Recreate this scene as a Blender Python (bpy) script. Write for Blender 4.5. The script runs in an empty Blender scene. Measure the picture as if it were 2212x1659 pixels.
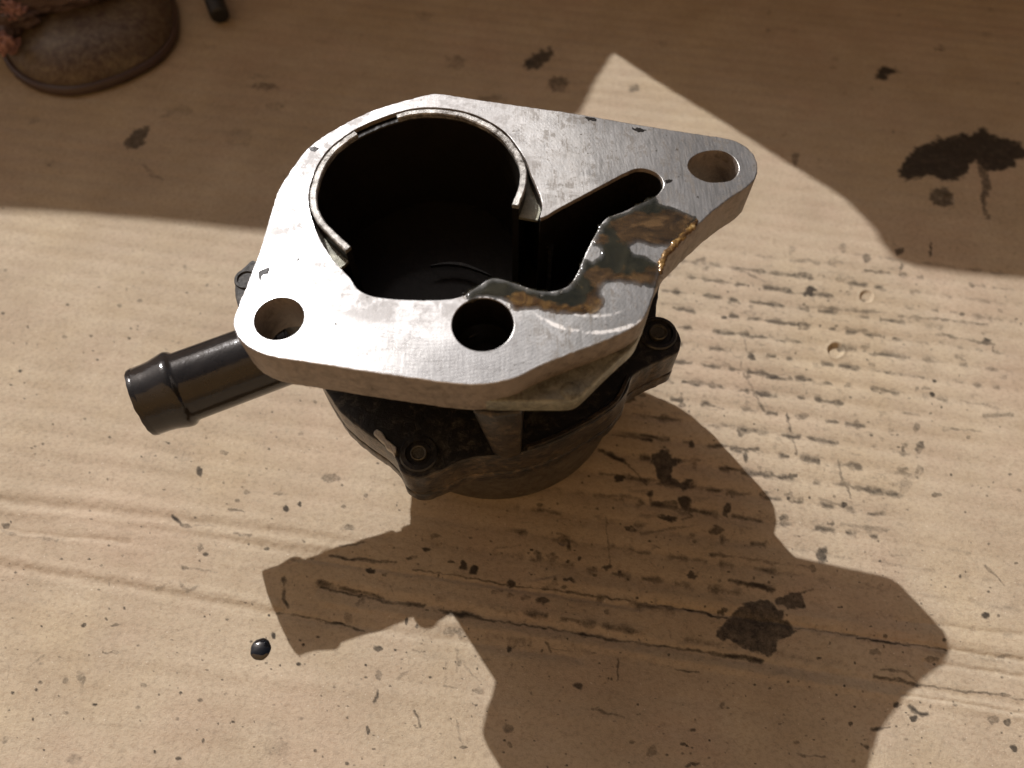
import bpy, bmesh, math, random
import numpy as np
from mathutils import Vector, Matrix, noise
from mathutils.geometry import tessellate_polygon

random.seed(7); rng = np.random.default_rng(7)
SC = bpy.context.scene
MM = 0.001

# ---------------------------------------------------------------- survey of the place
# The photograph was measured at 2212 x 1659; FOC is the lens' focal length in those pixels.
W0, H0, FOC = 2212.0, 1659.0, 1671.0
CX, CY = W0 / 2, H0 / 2

def unit(v):
    v = np.array(v, float); return v / np.linalg.norm(v)

GND = unit([-.040, -.660, -1.0])            # straight down, in camera axes (metal part leans on the sheet)
DN = unit([0, -(1681 - CY) / FOC, -1.0])    # down the pump's own axis, in camera axes
EX = np.array([1.0, 0, 0]); EY = np.cross(-DN, EX); EY = EY if EY[1] > 0 else -EY
LIGHT = unit([(4209 - CX) / FOC, -(6788 - CY) / FOC, -1.0])   # travel direction of sunlight, camera axes
UP = -GND
WY = unit(np.array([0, 0, -1.0]) - np.dot([0, 0, -1.0], UP) * UP)
WX = np.cross(WY, UP)
RW = np.array([WX, WY, UP])                 # camera axes -> world axes
Z_BASE = 212.0
BASE_C = np.array([-5.0, 106.5, -Z_BASE]); R_DRUM = 36.0
_g = GND - np.dot(GND, DN) * DN
CAM_H = float(np.dot(GND, EX * BASE_C[0] + EY * BASE_C[1] + DN * Z_BASE) + R_DRUM * np.linalg.norm(_g)) * MM
CAM = np.array([0, 0, CAM_H])

def ray(px, py):
    return np.array([(px - CX) / FOC, -(py - CY) / FOC, -1.0])

def on_ground(px, py, h=0.0):
    """place on the cardboard (or h metres above it) that was measured at this spot"""
    r = RW @ ray(px, py)
    return CAM + r * ((h - CAM_H) / r[2])

def on_pump(px, py, depth):
    """pump axes (mm, relative to centre of its base); depth counts down from the lens along the pump's axis"""
    r = ray(px, py); r = r / np.dot(r, DN) * depth
    return np.array([np.dot(r, EX), np.dot(r, EY), -depth]) - BASE_C

# ---------------------------------------------------------------- camera
cam_d = bpy.data.cameras.new("camera"); cam = bpy.data.objects.new("camera", cam_d)
SC.collection.objects.link(cam); SC.camera = cam
m = Matrix([[*RW[0], CAM[0]], [*RW[1], CAM[1]], [*RW[2], CAM[2]], [0, 0, 0, 1]])
cam.matrix_world = m
cam_d.sensor_fit = 'HORIZONTAL'; cam_d.sensor_width = 36.0; cam_d.lens = 36.0 * FOC / W0
cam_d.clip_start = 0.005; cam_d.clip_end = 200.0
cam_d.dof.use_dof = True; cam_d.dof.focus_distance = 0.186
cam_d.dof.aperture_fstop = (cam_d.lens * MM) / 0.0021

# ---------------------------------------------------------------- sky and sun
LW = RW @ LIGHT
SUN_EL = math.asin(-LW[2]); SUN_AZ = math.atan2(-LW[0], -LW[1])    # azimuth from +Y towards +X
world = bpy.data.worlds.new("World"); SC.world = world; world.use_nodes = True
wn = world.node_tree.nodes; wl = world.node_tree.links
sky = wn.new('ShaderNodeTexSky'); sky.sky_type = 'NISHITA'; sky.sun_disc = False
sky.sun_elevation = SUN_EL; sky.sun_rotation = SUN_AZ
sky.air_density = 0.25; sky.dust_density = 6.0; sky.ozone_density = 0.0; sky.altitude = 100
wl.new(sky.outputs[0], wn['Background'].inputs[0]); wn['Background'].inputs[1].default_value = 0.062
sun_d = bpy.data.lights.new("sun", 'SUN'); sun = bpy.data.objects.new("sun", sun_d)
SC.collection.objects.link(sun)
sun_d.energy = 5.0; sun_d.angle = math.radians(0.5); sun_d.color = (1.0, 0.975, 0.98)
sun.rotation_mode = 'QUATERNION'; sun.rotation_quaternion = Vector(LW).to_track_quat('-Z', 'Y')
sun.location = Vector(-LW) * 2
SC.view_settings.view_transform = 'Standard'; SC.view_settings.look = 'None'
SC.view_settings.exposure = 0.05; SC.view_settings.gamma = 1.0

# ---------------------------------------------------------------- helpers
def tag(o, label=None, cat=None, group=None, kind=None):
    if label: o['label'] = label
    if cat: o['category'] = cat
    if group: o['group'] = group
    if kind: o['kind'] = kind
    return o

def link(name, me, mat=None, parent=None):
    o = bpy.data.objects.new(name, me); SC.collection.objects.link(o)
    if mat: me.materials.append(mat)
    if parent: o.parent = parent
    return o

def mesh_obj(name, verts, faces, mat, parent=None, smooth=True, sharp=35):
    me = bpy.data.meshes.new(name)
    me.from_pydata([tuple(v) for v in verts], [], faces); me.validate(); me.update()
    bm = bmesh.new(); bm.from_mesh(me); bmesh.ops.recalc_face_normals(bm, faces=bm.faces); bm.to_mesh(me); bm.free()
    if smooth:
        me.shade_smooth(); me.set_sharp_from_angle(angle=math.radians(sharp))
    return link(name, me, mat, parent)

def area(l):
    a = 0
    for i in range(len(l)):
        a += l[i - 1][0] * l[i][1] - l[i][0] * l[i - 1][1]
    return a / 2

def resample(l, step=0.8, smooth=True, closed=True):
    """Catmull-Rom through the measured points, evenly dense"""
    l = [np.array(p[:2], float) for p in l]; n = len(l); out = []
    rngi = range(n) if closed else range(n - 1)
    for i in rngi:
        if closed: p0, p1, p2, p3 = l[i - 1], l[i], l[(i + 1) % n], l[(i + 2) % n]
        else: p0, p1, p2, p3 = l[max(i - 1, 0)], l[i], l[i + 1], l[min(i + 2, n - 1)]
        d = np.linalg.norm(p2 - p1); k = max(1, int(round(d / step)))
        # corner handling: shrink tangents to the segment length
        t1 = (p2 - p0) / (np.linalg.norm(p2 - p1) + np.linalg.norm(p1 - p0) + 1e-9) * d
        t2 = (p3 - p1) / (np.linalg.norm(p3 - p2) + np.linalg.norm(p2 - p1) + 1e-9) * d
        for j in range(k):
            t = j / k
            if smooth:
                h = (2*t**3 - 3*t**2 + 1) * p1 + (t**3 - 2*t**2 + t) * t1 + (-2*t**3 + 3*t**2) * p2 + (t**3 - t**2) * t2
            else: h = p1 * (1 - t) + p2 * t
            out.append(h)
    if not closed: out.append(l[-1])
    return out

def offset(l, d):
    """move a closed loop outwards by d"""
    s = 1 if area(l) > 0 else -1; n = len(l); out = []
    for i in range(n):
        t = np.array(l[(i + 1) % n]) - np.array(l[i - 1]); L = np.linalg.norm(t) + 1e-9
        out.append(np.array(l[i]) + np.array([t[1], -t[0]]) / L * d * s)
    return out

def jitter(l, a, f, seed=0):
    return [np.array(p) + a * np.array(noise.noise_vector(Vector((p[0] * f, p[1] * f, seed))))[:2] for p in l]

def slab(name, outer, holes, zt, zb, mat, parent, bev=0.4, hole_bottoms=None, hole_bev=0.15, bot=True, sharp=32):
    """solid plate with holes, worn edges; loops in mm"""
    V, Fc = [], []
    def add(l, z):
        s = len(V); V.extend([(p[0], p[1], z) for p in l]); return list(range(s, s + len(l)))
    def band(a, b):
        n = len(a)
        for i in range(n): Fc.append((a[i], a[(i + 1) % n], b[(i + 1) % n], b[i]))
    tops, bots = [], []
    def edge(l, is_out, lb, bv):
        sgn = -1 if is_out else 1
        r0 = add(offset(l, sgn * bv), zt); r1 = add(offset(l, sgn * bv * .3), zt - bv * .3); r2 = add(l, zt - bv)
        band(r0, r1); band(r1, r2)
        if is_out:
            r3 = add(lb, zb + bv); r4 = add(offset(lb, -bv), zb)
            band(r2, r3); band(r3, r4); bots.append(r4)
        else:
            r3 = add(lb, zb); band(r2, r3); bots.append(r3)
        tops.append(r0)
    edge(outer, True, outer, bev)
    for i, h in enumerate(holes):
        hb = hole_bottoms[i] if hole_bottoms and hole_bottoms[i] is not None else h
        edge(h, False, hb, hole_bev)
    for rings in (tops, bots) if bot else (tops,):
        flat = [i for r in rings for i in r]
        tris = tessellate_polygon([[Vector((V[i][0], V[i][1], 0)) for i in r] for r in rings])
        for t in tris: Fc.append(tuple(flat[k] for k in t))
    V = [(x * MM, y * MM, z * MM) for x, y, z in V]
    o = mesh_obj(name, V, Fc, mat, parent, sharp=sharp)
    for p in o.data.polygons:
        if abs(p.normal.z) > .995: p.use_smooth = False
    return o

def lathe(name, prof, mat, parent=None, seg=96, closed=False, sharp=30):
    """profile of (r, z) in mm about local Z"""
    V, Fc = [], []
    for r, z in prof:
        for k in range(seg):
            a = 2 * math.pi * k / seg; V.append((r * math.cos(a) * MM, r * math.sin(a) * MM, z * MM))
    n = len(prof)
    for i in range(n - 1 + (1 if closed else 0)):
        j = (i + 1) % n
        for k in range(seg):
            k2 = (k + 1) % seg; Fc.append((i*seg + k, i*seg + k2, j*seg + k2, j*seg + k))
    return mesh_obj(name, V, Fc, mat, parent, sharp=sharp)

# ---------------------------------------------------------------- materials
class NT:
    def __init__(s, name):
        s.m = bpy.data.materials.new(name); s.m.use_nodes = True; s.t = s.m.node_tree; s.n = s.t.nodes; s.l = s.t.links
        s.b = s.n['Principled BSDF']; s.co = s.n.new('ShaderNodeTexCoord').outputs['Object']
    def new(s, t, **kw):
        x = s.n.new(t)
        for k, v in kw.items(): setattr(x, k, v)
        return x
    def put(s, sock, v):
        if isinstance(v, bpy.types.NodeSocket): s.l.new(v, sock)
        else: sock.default_value = v
    def mapping(s, scale=(1, 1, 1), rot=(0, 0, 0), loc=(0, 0, 0), src=None):
        x = s.new('ShaderNodeMapping'); s.l.new(src or s.co, x.inputs[0])
        x.inputs['Scale'].default_value = scale; x.inputs['Rotation'].default_value = rot; x.inputs['Location'].default_value = loc
        return x.outputs[0]
    def noise(s, scale, detail=4, rough=.6, src=None, dist=0):
        x = s.new('ShaderNodeTexNoise'); s.l.new(src or s.co, x.inputs['Vector'])
        x.inputs['Scale'].default_value = scale; x.inputs['Detail'].default_value = detail
        x.inputs['Roughness'].default_value = rough; x.inputs['Distortion'].default_value = dist
        return x.outputs[0]
    def ramp(s, fac, stops):
        x = s.new('ShaderNodeValToRGB'); s.put(x.inputs[0], fac); e = x.color_ramp.elements
        while len(e) < len(stops): e.new(0.5)
        for i, (p, c) in enumerate(stops):
            e[i].position = p; e[i].color = (*c, 1) if isinstance(c, tuple) else (c, c, c, 1)
        return x.outputs[0]
    def mix(s, f, a, b, mode='MIX'):
        x = s.new('ShaderNodeMix', data_type='RGBA', blend_type=mode)
        s.put(x.inputs[0], f)
        for i, v in ((6, a), (7, b)):
            if isinstance(v, tuple): x.inputs[i].default_value = (*v, 1) if len(v) == 3 else v
            else: s.put(x.inputs[i], v)
        return x.outputs[2]
    def math(s, op, a, b=0.0, c=0.0):
        x = s.new('ShaderNodeMath', operation=op); s.put(x.inputs[0], a); s.put(x.inputs[1], b); s.put(x.inputs[2], c); return x.outputs[0]
    def bump(s, h, strength, dist, prev=None):
        x = s.new('ShaderNodeBump'); s.put(x.inputs['Height'], h); x.inputs['Strength'].default_value = strength
        x.inputs['Distance'].default_value = dist
        if prev: s.l.new(prev, x.inputs['Normal'])
        return x.outputs[0]
    def set(s, **kw):
        names = dict(color='Base Color', rough='Roughness', metal='Metallic', normal='Normal', spec='Specular IOR Level',
                     coat='Coat Weight', coatr='Coat Roughness', aniso='Anisotropic', trans='Transmission Weight', ior='IOR', alpha='Alpha')
        for k, v in kw.items():
            if isinstance(v, tuple): v = (*v, 1)
            s.put(s.b.inputs[names[k]], v)
        return s.m

def mat_aluminium():
    t = NT('machined_aluminium')
    low = t.noise(24, 1.5, .4); big = t.noise(70, 5, .65); grain = t.noise(2600, 2, .7); mid = t.noise(420, 5, .7, dist=.6)
    sep = t.new('ShaderNodeSeparateXYZ'); t.l.new(t.co, sep.inputs[0]); X = sep.outputs[0]
    # milling arcs
    off = t.mapping(loc=(.012, -.004, -.082)); wave = t.new('ShaderNodeTexWave', wave_type='RINGS', rings_direction='Z')
    t.l.new(off, wave.inputs[0]); wave.inputs['Scale'].default_value = 420; wave.inputs['Distortion'].default_value = 3; wave.inputs['Detail'].default_value = 3
    scr = t.noise(1, 6, .78, src=t.mapping(scale=(1500, 130, 500), rot=(0, 0, math.radians(50))), dist=.3)
    scr2 = t.noise(1, 5, .78, src=t.mapping(scale=(150, 1900, 500), rot=(0, 0, math.radians(-24))), dist=.2)
    scr3 = t.noise(1, 4, .8, src=t.mapping(scale=(90, 2600, 500), rot=(0, 0, math.radians(68))))
    # gasket residue: a dull mottled band round the bore
    dv = t.new('ShaderNodeVectorMath', operation='DISTANCE'); t.l.new(t.co, dv.inputs[0]); dv.inputs[1].default_value = ((-19.8-BASE_C[0])*MM, (113.6-BASE_C[1])*MM, .082)
    band = t.ramp(t.math('MULTIPLY', dv.outputs['Value'], 20.0), [(.56, 1.0), (.68, .85), (.80, 0.0)])
    resid = t.math('MULTIPLY', band, t.ramp(t.math('ADD', t.math('MULTIPLY', mid, .4), t.math('MULTIPLY', big, .7)), [(.44, 0.0), (.62, 1.0)]))
    # smeared grey dirt, with the tone darkening towards the slotted lobe
    lobe = t.ramp(t.math('ADD', t.math('MULTIPLY', X, 16.0), t.math('MULTIPLY', mid, .5)), [(.10, 0.0), (.55, 1.0)])
    smear = t.ramp(scr, [(.36, 0.0), (.62, 1.0)])
    dcol = t.mix(smear, (.20, .195, .18), (.42, .415, .40))
    col = t.mix(t.ramp(big, [(.35, 0.0), (.7, 1.0)]), (.60, .60, .59), (.72, .72, .71))
    col = t.mix(t.math('MULTIPLY', t.ramp(scr2, [(.5, 0.0), (.68, 1.0)]), .45), col, (.30, .29, .28))
    col = t.mix(t.math('MULTIPLY', resid, .95), col, (.34, .335, .33))
    col = t.mix(t.math('MULTIPLY', lobe, .85), col, dcol)
    bright = t.ramp(scr3, [(.66, 0.0), (.74, 1.0)]); col = t.mix(t.math('MULTIPLY', bright, .7), col, (.82, .81, .78))
    pits = t.ramp(t.noise(900, 3, .6), [(.67, 0.0), (.73, 1.0)])
    col = t.mix(t.math('MULTIPLY', pits, .85), col, (.08, .065, .05))
    # cutter's chatter marks as short concentric arcs, their sun glint painted pale, low right of the middle bolt hole
    cc = on_pump(1275, 559, 130) * MM; dv2 = t.new('ShaderNodeVectorMath', operation='DISTANCE'); t.l.new(t.co, dv2.inputs[0]); dv2.inputs[1].default_value = tuple(cc)
    dd_ = t.math('MULTIPLY', dv2.outputs['Value'], 1000.0); arcs = None
    for r0_ in (11.0, 13.8, 17.6):
        g_ = t.math('SUBTRACT', 1.0, t.math('MULTIPLY', t.math('ABSOLUTE', t.math('SUBTRACT', dd_, r0_)), 1.5)); g_ = t.math('MAXIMUM', g_, 0.0)
        arcs = g_ if arcs is None else t.math('MAXIMUM', arcs, g_)
    Y_ = sep.outputs[1]; low_r = t.math('MULTIPLY', t.ramp(t.math('MULTIPLY', Y_, -20.0), [(.46, 0.0), (.54, 1.0)]), t.ramp(t.math('MULTIPLY', X, 20.0), [(.10, 0.0), (.20, 1.0)]))
    arcs = t.math('MULTIPLY', t.ramp(t.math('MULTIPLY', t.math('MULTIPLY', arcs, low_r), t.ramp(t.noise(330, 3, .6), [(.42, 0.0), (.58, 1.0)])), [(.1, 0.0), (.5, 1.0)]), .75)
    col = t.mix(arcs, col, (.88, .86, .82))
    dark = t.math('MULTIPLY', t.ramp(t.math('MULTIPLY', t.noise(190, 6, .75, dist=1.5), t.ramp(scr, [(.35, .65), (.6, 1.15)])), [(.50, 0.0), (.60, 1.0)]), t.ramp(X, [(.0, .12), (.014, .9)]))
    col = t.mix(t.math('MULTIPLY', dark, .7), col, (.09, .075, .055))
    r = t.math('ADD', .22, t.math('MULTIPLY', big, .12)); r = t.math('ADD', r, t.math('MULTIPLY', lobe, .12)); r = t.math('ADD', r, t.math('MULTIPLY', resid, .32)); r = t.math('SUBTRACT', r, t.math('MULTIPLY', bright, .08))
    n = t.bump(grain, .25, .00005); n = t.bump(wave.outputs[0], .12, .00003, n)
    n = t.bump(scr, .3, .00008, n); n = t.bump(scr2, .12, .00006, n); n = t.bump(big, .10, .0012, n); n = t.bump(low, .4, .005, n)
    return t.set(color=col, metal=t.math('SUBTRACT', .95, t.math('ADD', t.math('MULTIPLY', dark, .5), t.math('ADD', t.math('MULTIPLY', arcs, .6), t.math('MULTIPLY', resid, .80)))), rough=r, normal=n)

def mat_cast(name, c_lo, c_hi, metal, r0, grime=.5, gcol=(.012, .010, .008), coat=.15, soft=.14):
    """sand-cast surface with oily grime in patches"""
    t = NT(name)
    g = t.noise(420, 7, .78, dist=.4); f = t.noise(1500, 3, .7); b = t.noise(60, 4, .6)
    st = t.noise(1, 6, .75, src=t.mapping(scale=(420, 420, 300)))
    col = t.mix(t.ramp(st, [(.3, 0.0), (.7, 1.0)]), c_lo, c_hi)
    gm = t.ramp(t.math('ADD', g, t.math('MULTIPLY', b, .4)), [(.70 - soft + (.5 - grime)*.35, 0.0), (.70 + soft + (.5 - grime)*.35, 1.0)])
    col = t.mix(gm, col, gcol)
    n = t.bump(f, .5, .00018); n = t.bump(g, .6, .0006, n)
    return t.set(color=col, metal=metal, rough=t.math('ADD', r0, t.math('MULTIPLY', g, .2)), normal=n, coat=coat, coatr=.25)

def mat_simple(name, color, rough, metal=0.0, bumps=((900, .3, .0001),), coat=0.0, var=.25):
    t = NT(name); n = None
    for s_, a, d in bumps: n = t.bump(t.noise(s_, 4, .6), a, d, n)
    v = t.ramp(t.noise(180, 5, .6), [(.3, 1 - var), (.7, 1.0)])
    col = t.mix(1.0, color, v, 'MULTIPLY')
    kw = dict(color=col, rough=rough, metal=metal, coat=coat, coatr=.1)
    if n: kw['normal'] = n
    return t.set(**kw)

M_ALU = mat_aluminium()
M_SIDE = mat_cast('cast_side', (.17, .14, .115), (.25, .21, .175), .25, .48, .14, (.06, .045, .03))
M_RIM = mat_cast('cast_rim', (.36, .35, .325), (.58, .565, .53), .55, .40, .34, (.05, .04, .03))
M_BODY = mat_cast('oily_casting', (.045, .032, .020), (.17, .12, .07), .4, .24, .68, (.012, .010, .008), .35, .10)
M_TOP = mat_cast('oily_black_casting', (.022, .019, .015), (.11, .10, .08), .3, .28, .78, (.006, .0055, .005), .35, .09)
M_DRUM = mat_cast('drum_metal', (.075, .066, .052), (.13, .112, .088), .4, .42, .30, (.03, .022, .014), .1)
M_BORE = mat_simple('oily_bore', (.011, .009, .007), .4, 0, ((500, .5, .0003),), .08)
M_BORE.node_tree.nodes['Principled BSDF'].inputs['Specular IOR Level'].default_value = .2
M_LEDGE = mat_cast('oily_ledge', (.16, .16, .12), (.30, .29, .22), .5, .32, .30, (.05, .045, .03), .5)
M_TUBE = mat_simple('black_tube', (.020, .0185, .018), .13, 0.0, ((2600, .3, .00005), (500, .35, .00016), (160, .3, .0003)), .0, .5)
M_LUG = mat_cast('rough_black_lug', (.03, .028, .025), (.11, .105, .095), .2, .55, .5, (.012, .011, .010), 0.0)
M_CHIP = mat_simple('bare_chipped_metal', (.5, .48, .44), .45, .8, ((2400, 1.0, .0004),))
M_SCREW = mat_cast('screw_steel', (.07, .065, .05), (.13, .12, .09), .6, .34, .45, (.02, .018, .015), .3)

# ---------------------------------------------------------------- cardboard sheet
P2 = lambda pts, d: [on_pump(x, y, d)[:2] for x, y in pts]

def z6(l): return [(1521 + .3125 * x, .3125 * y) for x, y in l]
def z7(l): return [(1382.4 + .375 * x, 1036.8 + .375 * y) for x, y in l]
def z1(l): return [(1296 + .4167 * x, 518.4 + .4167 * y) for x, y in l]
def z4(l): return [(691 + .3125 * x, 1123 + .3125 * y) for x, y in l]
def z8(l): return [(.375 * x, 1036.8 + .375 * y) for x, y in l]
def z3(l): return [(224.6 + .3125 * x, 518.4 + .3125 * y) for x, y in l]
POLY, LINE, SPOT = [], [], []
def poly(f, l, a, wet=0.0, soft=3.0): POLY.append((f(l) if f else l, a, wet, soft))
def line(f, l, w, a, wet=0.0):
    k = {z6: .3125, z7: .375, z1: .4167, z4: .3125, z8: .375, z3: .3125, None: 1}[f]
    LINE.append((f(l) if f else l, w * k, a, wet))
def spot(f, x, y, rx, ry, a, wet=0.0):
    k = {z6: .3125, z7: .375, z1: .4167, z4: .3125, z8: .375, z3: .3125, None: 1}[f]
    (px, py), = f([(x, y)]) if f else [(x, y)]
    SPOT.append((px, py, rx * k, ry * k, a, wet))
poly(z6, [(1340,1180),(1370,1120),(1480,1020),(1600,960),(1750,930),(1860,930),(1925,880),(1990,940),(2120,965),(2190,1000),(2230,1040),(2225,1080),(2150,1110),(2170,1150),(2080,1175),(1960,1185),(1900,1160),(1880,1110),(1840,1140),(1800,1220),(1720,1250),(1620,1240),(1560,1210),(1430,1245),(1350,1220)], 1.0, .5, 4)
poly(z6, [(1890,1160),(1950,1180),(1975,1300),(1945,1380),(1945,1450),(1990,1490),(1960,1510),(1915,1460),(1915,1340),(1910,1240)], .72)
poly(z6, [(1550,1330),(1600,1300),(1680,1310),(1720,1360),(1735,1420),(1690,1435),(1590,1410),(1550,1370)], .78)
poly(z6, [(1190,520),(1220,450),(1260,460),(1340,480),(1360,500),(1270,510),(1250,550),(1190,550)], 1.0, .2)
for a in [(1635,340,35,20,.7),(450,85,18,22,.35),(640,1100,25,40,.6),(445,205,20,14,.4),(560,935,20,14,.3),(915,400,28,14,.25),(895,460,26,16,.3),(1150,610,30,12,.35),(625,210,22,20,.25),(1345,98,14,10,.4),(1975,65,20,9,.5),(800,1130,25,45,.2),(1950,240,50,22,.25)]: spot(z6, *a)
poly(None, [(1130,130),(1165,105),(1195,100),(1190,125),(1160,145),(1130,148)], .9, .3)
for a in [(985,135,22,15,.4),(1205,180,20,15,.7),(910,35,20,10,.3),(570,186,34,7,.5),(515,295,30,22,.22),(385,240,32,16,.18),(590,228,18,9,.35),(700,90,20,6,.15),(560,165,24,6,.2),(340,120,16,10,.2),(450,100,16,10,.15),(75,260,10,8,.3),(110,350,8,10,.3),(1060,214,34,7,.45),(1370,190,12,10,.7),(1430,95,9,9,.3)]: spot(None, *a)
poly(None, [(275,320),(270,305),(290,280),(325,275),(310,310),(290,325)], .8)
line(None, [(310,355),(325,375),(350,388)], 9, .3)
line(None, [(350,255),(380,238),(415,238)], 10, .3)
poly(z7, [(455,860),(510,790),(580,730),(650,705),(730,695),(780,730),(830,760),(830,790),(880,830),(890,870),(850,910),(800,935),(800,990),(750,1020),(700,1010),(640,990),(580,950),(490,910),(455,890)], .86, .6)
poly(z7, [(770,690),(830,650),(900,635),(940,650),(950,720),(900,740),(830,735),(790,720)], .84, .5)
for l, w, a in [([(0,700),(250,745),(500,790)],8,.8),([(560,830),(700,835),(860,860)],18,1),([(560,880),(660,900),(700,940)],22,.95),([(900,850),(1260,895)],4,.6),([(1255,910),(1500,940),(1770,972)],10,.95),([(1360,1130),(1480,1150),(1600,1180)],22,.9),([(1600,1180),(1800,1205),(2212,1262)],6,.6),([(1390,1090),(1540,1110),(1590,1160)],8,.5),([(0,940),(400,990)],10,.75),([(400,990),(560,1015),(700,1045)],26,.95),([(410,430),(540,445)],26,.8),([(520,580),(640,600),(760,630)],28,.85),([(1560,1310),(1600,1345),(1660,1340)],20,.9),([(1340,1440),(1430,1425)],16,.8),([(1285,1520),(1315,1545)],14,.95),([(60,90),(75,140),(200,140)],34,.9),([(120,20),(300,40)],44,.85),([(930,650),(1000,630)],7,.6),([(950,1590),(900,1575),(1060,1600)],4,.6),([(200,1090),(340,1110)],6,.7),([(0,205),(300,205)],8,.3),([(540,440),(800,480),(1000,500)],9,.4),([(1985,500),(2040,545),(2100,610)],7,.5),([(1440,430),(1560,440)],12,.3),([(1160,255),(1420,300)],14,.35)]: line(z7, l, w, a)
for a in [(1990,775,26,22,.95),(1030,1022,18,12,.95),(1850,555,9,12,.9),(1050,430,35,48,.85),(990,510,26,18,.6),(1480,1290,20,18,.9),(1580,1372,20,18,.9),(2038,1378,28,22,.6),(2112,1390,18,22,.8),(2150,1545,18,22,.9),(500,170,20,36,.85),(260,130,40,38,.9),(160,215,55,18,.9),(430,290,42,16,.6),(300,545,36,12,.85),(95,387,36,12,.5),(470,755,26,14,.8),(2095,1245,36,18,.7),(1350,990,40,18,.6),(1680,1035,36,18,.5),(480,1300,14,24,.6),(1415,895,14,12,.8),(1180,1183,8,8,.9),(1240,1055,8,8,.9),(165,1005,9,8,.8),(1710,85,24,18,.7),(870,95,26,26,.5),(820,215,26,18,.5),(730,210,40,26,.25),(2100,1015,36,10,.6),(1240,1305,9,6,.9),(400,1500,8,7,.9),(270,1535,10,9,.9),(60,1560,30,26,.5),(305,1640,40,10,.8)]: spot(z7, *a)
for l, w, a in [([(740,160),(860,215)],9,.6),([(860,215),(990,275)],6,.2),([(1280,460),(1460,490)],14,.5),([(1130,350),(1300,365),(1490,385)],10,.55),([(1550,395),(1760,410),(2000,440)],14,.5),([(1740,490),(1900,515),(2050,545)],13,.6),([(870,710),(990,720)],24,.8),([(800,795),(910,810)],24,.8),([(750,520),(775,600)],7,.6),([(800,800),(850,890)],7,.6),([(970,900),(1000,1010),(1020,1110)],8,.7),([(1240,1140),(1250,1220),(1285,1290),(1290,1340)],7,.6),([(1130,1340),(1260,1380)],14,.55),([(2000,910),(2140,905)],26,.45),([(1780,980),(1970,990)],9,.5),([(0,1090),(120,1140)],22,.95),([(120,1140),(240,1270)],8,.8),([(265,1305),(270,1360),(380,1362)],26,.95),([(60,1010),(260,1030)],14,.8),([(640,1180),(840,1210)],14,.8),([(600,1060),(820,1090)],14,.75),([(0,1210),(240,1240),(420,1260)],12,.6),([(430,1140),(520,1145)],10,.6),([(440,1400),(480,1430),(430,1450)],8,.7),([(220,1520),(490,1480)],14,.5),([(0,1320),(200,1335)],16,.5),([(1250,1470),(1500,1505)],14,.3),([(30,1440),(50,1600)],6,.4),([(540,850),(640,870)],10,.6),([(980,105),(1100,105)],8,.35),([(730,640),(750,700),(830,850)],10,.55)]: line(z1, l, w, a)
for a in [(1065,180,36,17,.7),(1090,270,30,19,.95),(1385,90,26,22,.75),(695,318,38,12,.6),(1060,450,38,18,.75),(2010,522,32,13,.85),(780,602,20,22,.85),(735,990,18,36,.7),(762,1120,15,34,.8),(1003,1222,28,12,.8),(1260,1375,18,15,.9),(850,1320,22,15,.6),(990,1330,28,22,.45),(945,1440,22,15,.7),(1190,1475,24,13,.7),(1732,730,14,14,.95),(1722,800,16,13,.95),(1690,770,26,14,.5),(1640,775,12,12,.6),(1710,690,55,50,.15),(1570,1070,14,26,.6),(1645,1080,20,30,.75),(1640,970,14,20,.6),(1570,1190,28,20,.45),(1655,1200,24,28,.55),(1580,1270,38,42,.3),(100,1235,28,22,.95),(440,1360,36,30,.95),(360,1440,46,14,.95),(655,1400,14,28,.8),(600,1505,38,14,.8),(180,1505,28,12,.7),(430,852,20,14,.7),(160,825,26,24,.8),(545,148,16,12,.5),(520,95,26,14,.6),(1250,35,32,15,.5),(1000,50,18,22,.3),(1220,115,42,18,.35),(1250,200,34,16,.35),(1280,285,26,14,.4),(1380,555,30,20,.5),(1415,652,20,10,.5),(1290,740,16,8,.5),(1045,910,30,14,.6),(1870,600,30,16,.5),(1550,55,24,20,.8),(1710,45,10,42,.9),(1565,135,10,22,.8),(2080,360,14,12,.4),(2090,715,32,14,.4),(480,1060,16,22,.9),(60,590,9,9,.4),(1820,1220,7,6,.9),(2175,1300,16,8,.7)]: spot(z1, *a)
poly(z1, [(265,1110),(330,1080),(370,1110),(420,1140),(380,1170),(370,1220),(420,1240),(475,1250),(470,1290),(430,1300),(380,1270),(330,1265),(300,1220),(270,1160)], .92, .5)
for l, w, a in [([(110,250),(350,290),(520,290)],12,.7),([(640,340),(960,390),(1300,450),(1640,490),(2212,565)],5,.8),([(1640,490),(1800,515),(1950,540)],15,.9),([(0,440),(100,470)],50,.6),([(0,470),(400,550),(720,600)],10,.8),([(330,540),(500,575),(720,592)],24,.75),([(820,620),(1120,680)],20,.9),([(860,640),(1100,670)],36,.75),([(1120,680),(1500,735),(1850,790)],13,.9),([(1820,785),(2050,830)],28,.95),([(2050,830),(2212,845)],13,.9),([(1570,850),(1600,905)],16,.85),([(1600,890),(1710,903)],6,.7),([(640,900),(690,915)],32,.6),([(940,900),(950,1050)],30,.3),([(650,1320),(690,1430)],13,.7),([(1880,1300),(1960,1330),(2100,1370)],17,.6),([(1640,95),(1710,110),(1725,200)],20,.8),([(1990,20),(2000,320)],4,.5),([(1200,200),(1380,180)],12,.5),([(0,700),(300,755)],8,.5),([(860,1150),(940,1165)],22,.5),([(1000,1010),(1110,1120)],18,.35),([(2060,960),(2060,1110)],6,.7),([(880,900),(870,1200)],12,.18),([(950,1380),(980,1560)],8,.3),([(550,1090),(640,1010)],26,.25)]: line(z4, l, w, a)
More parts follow.
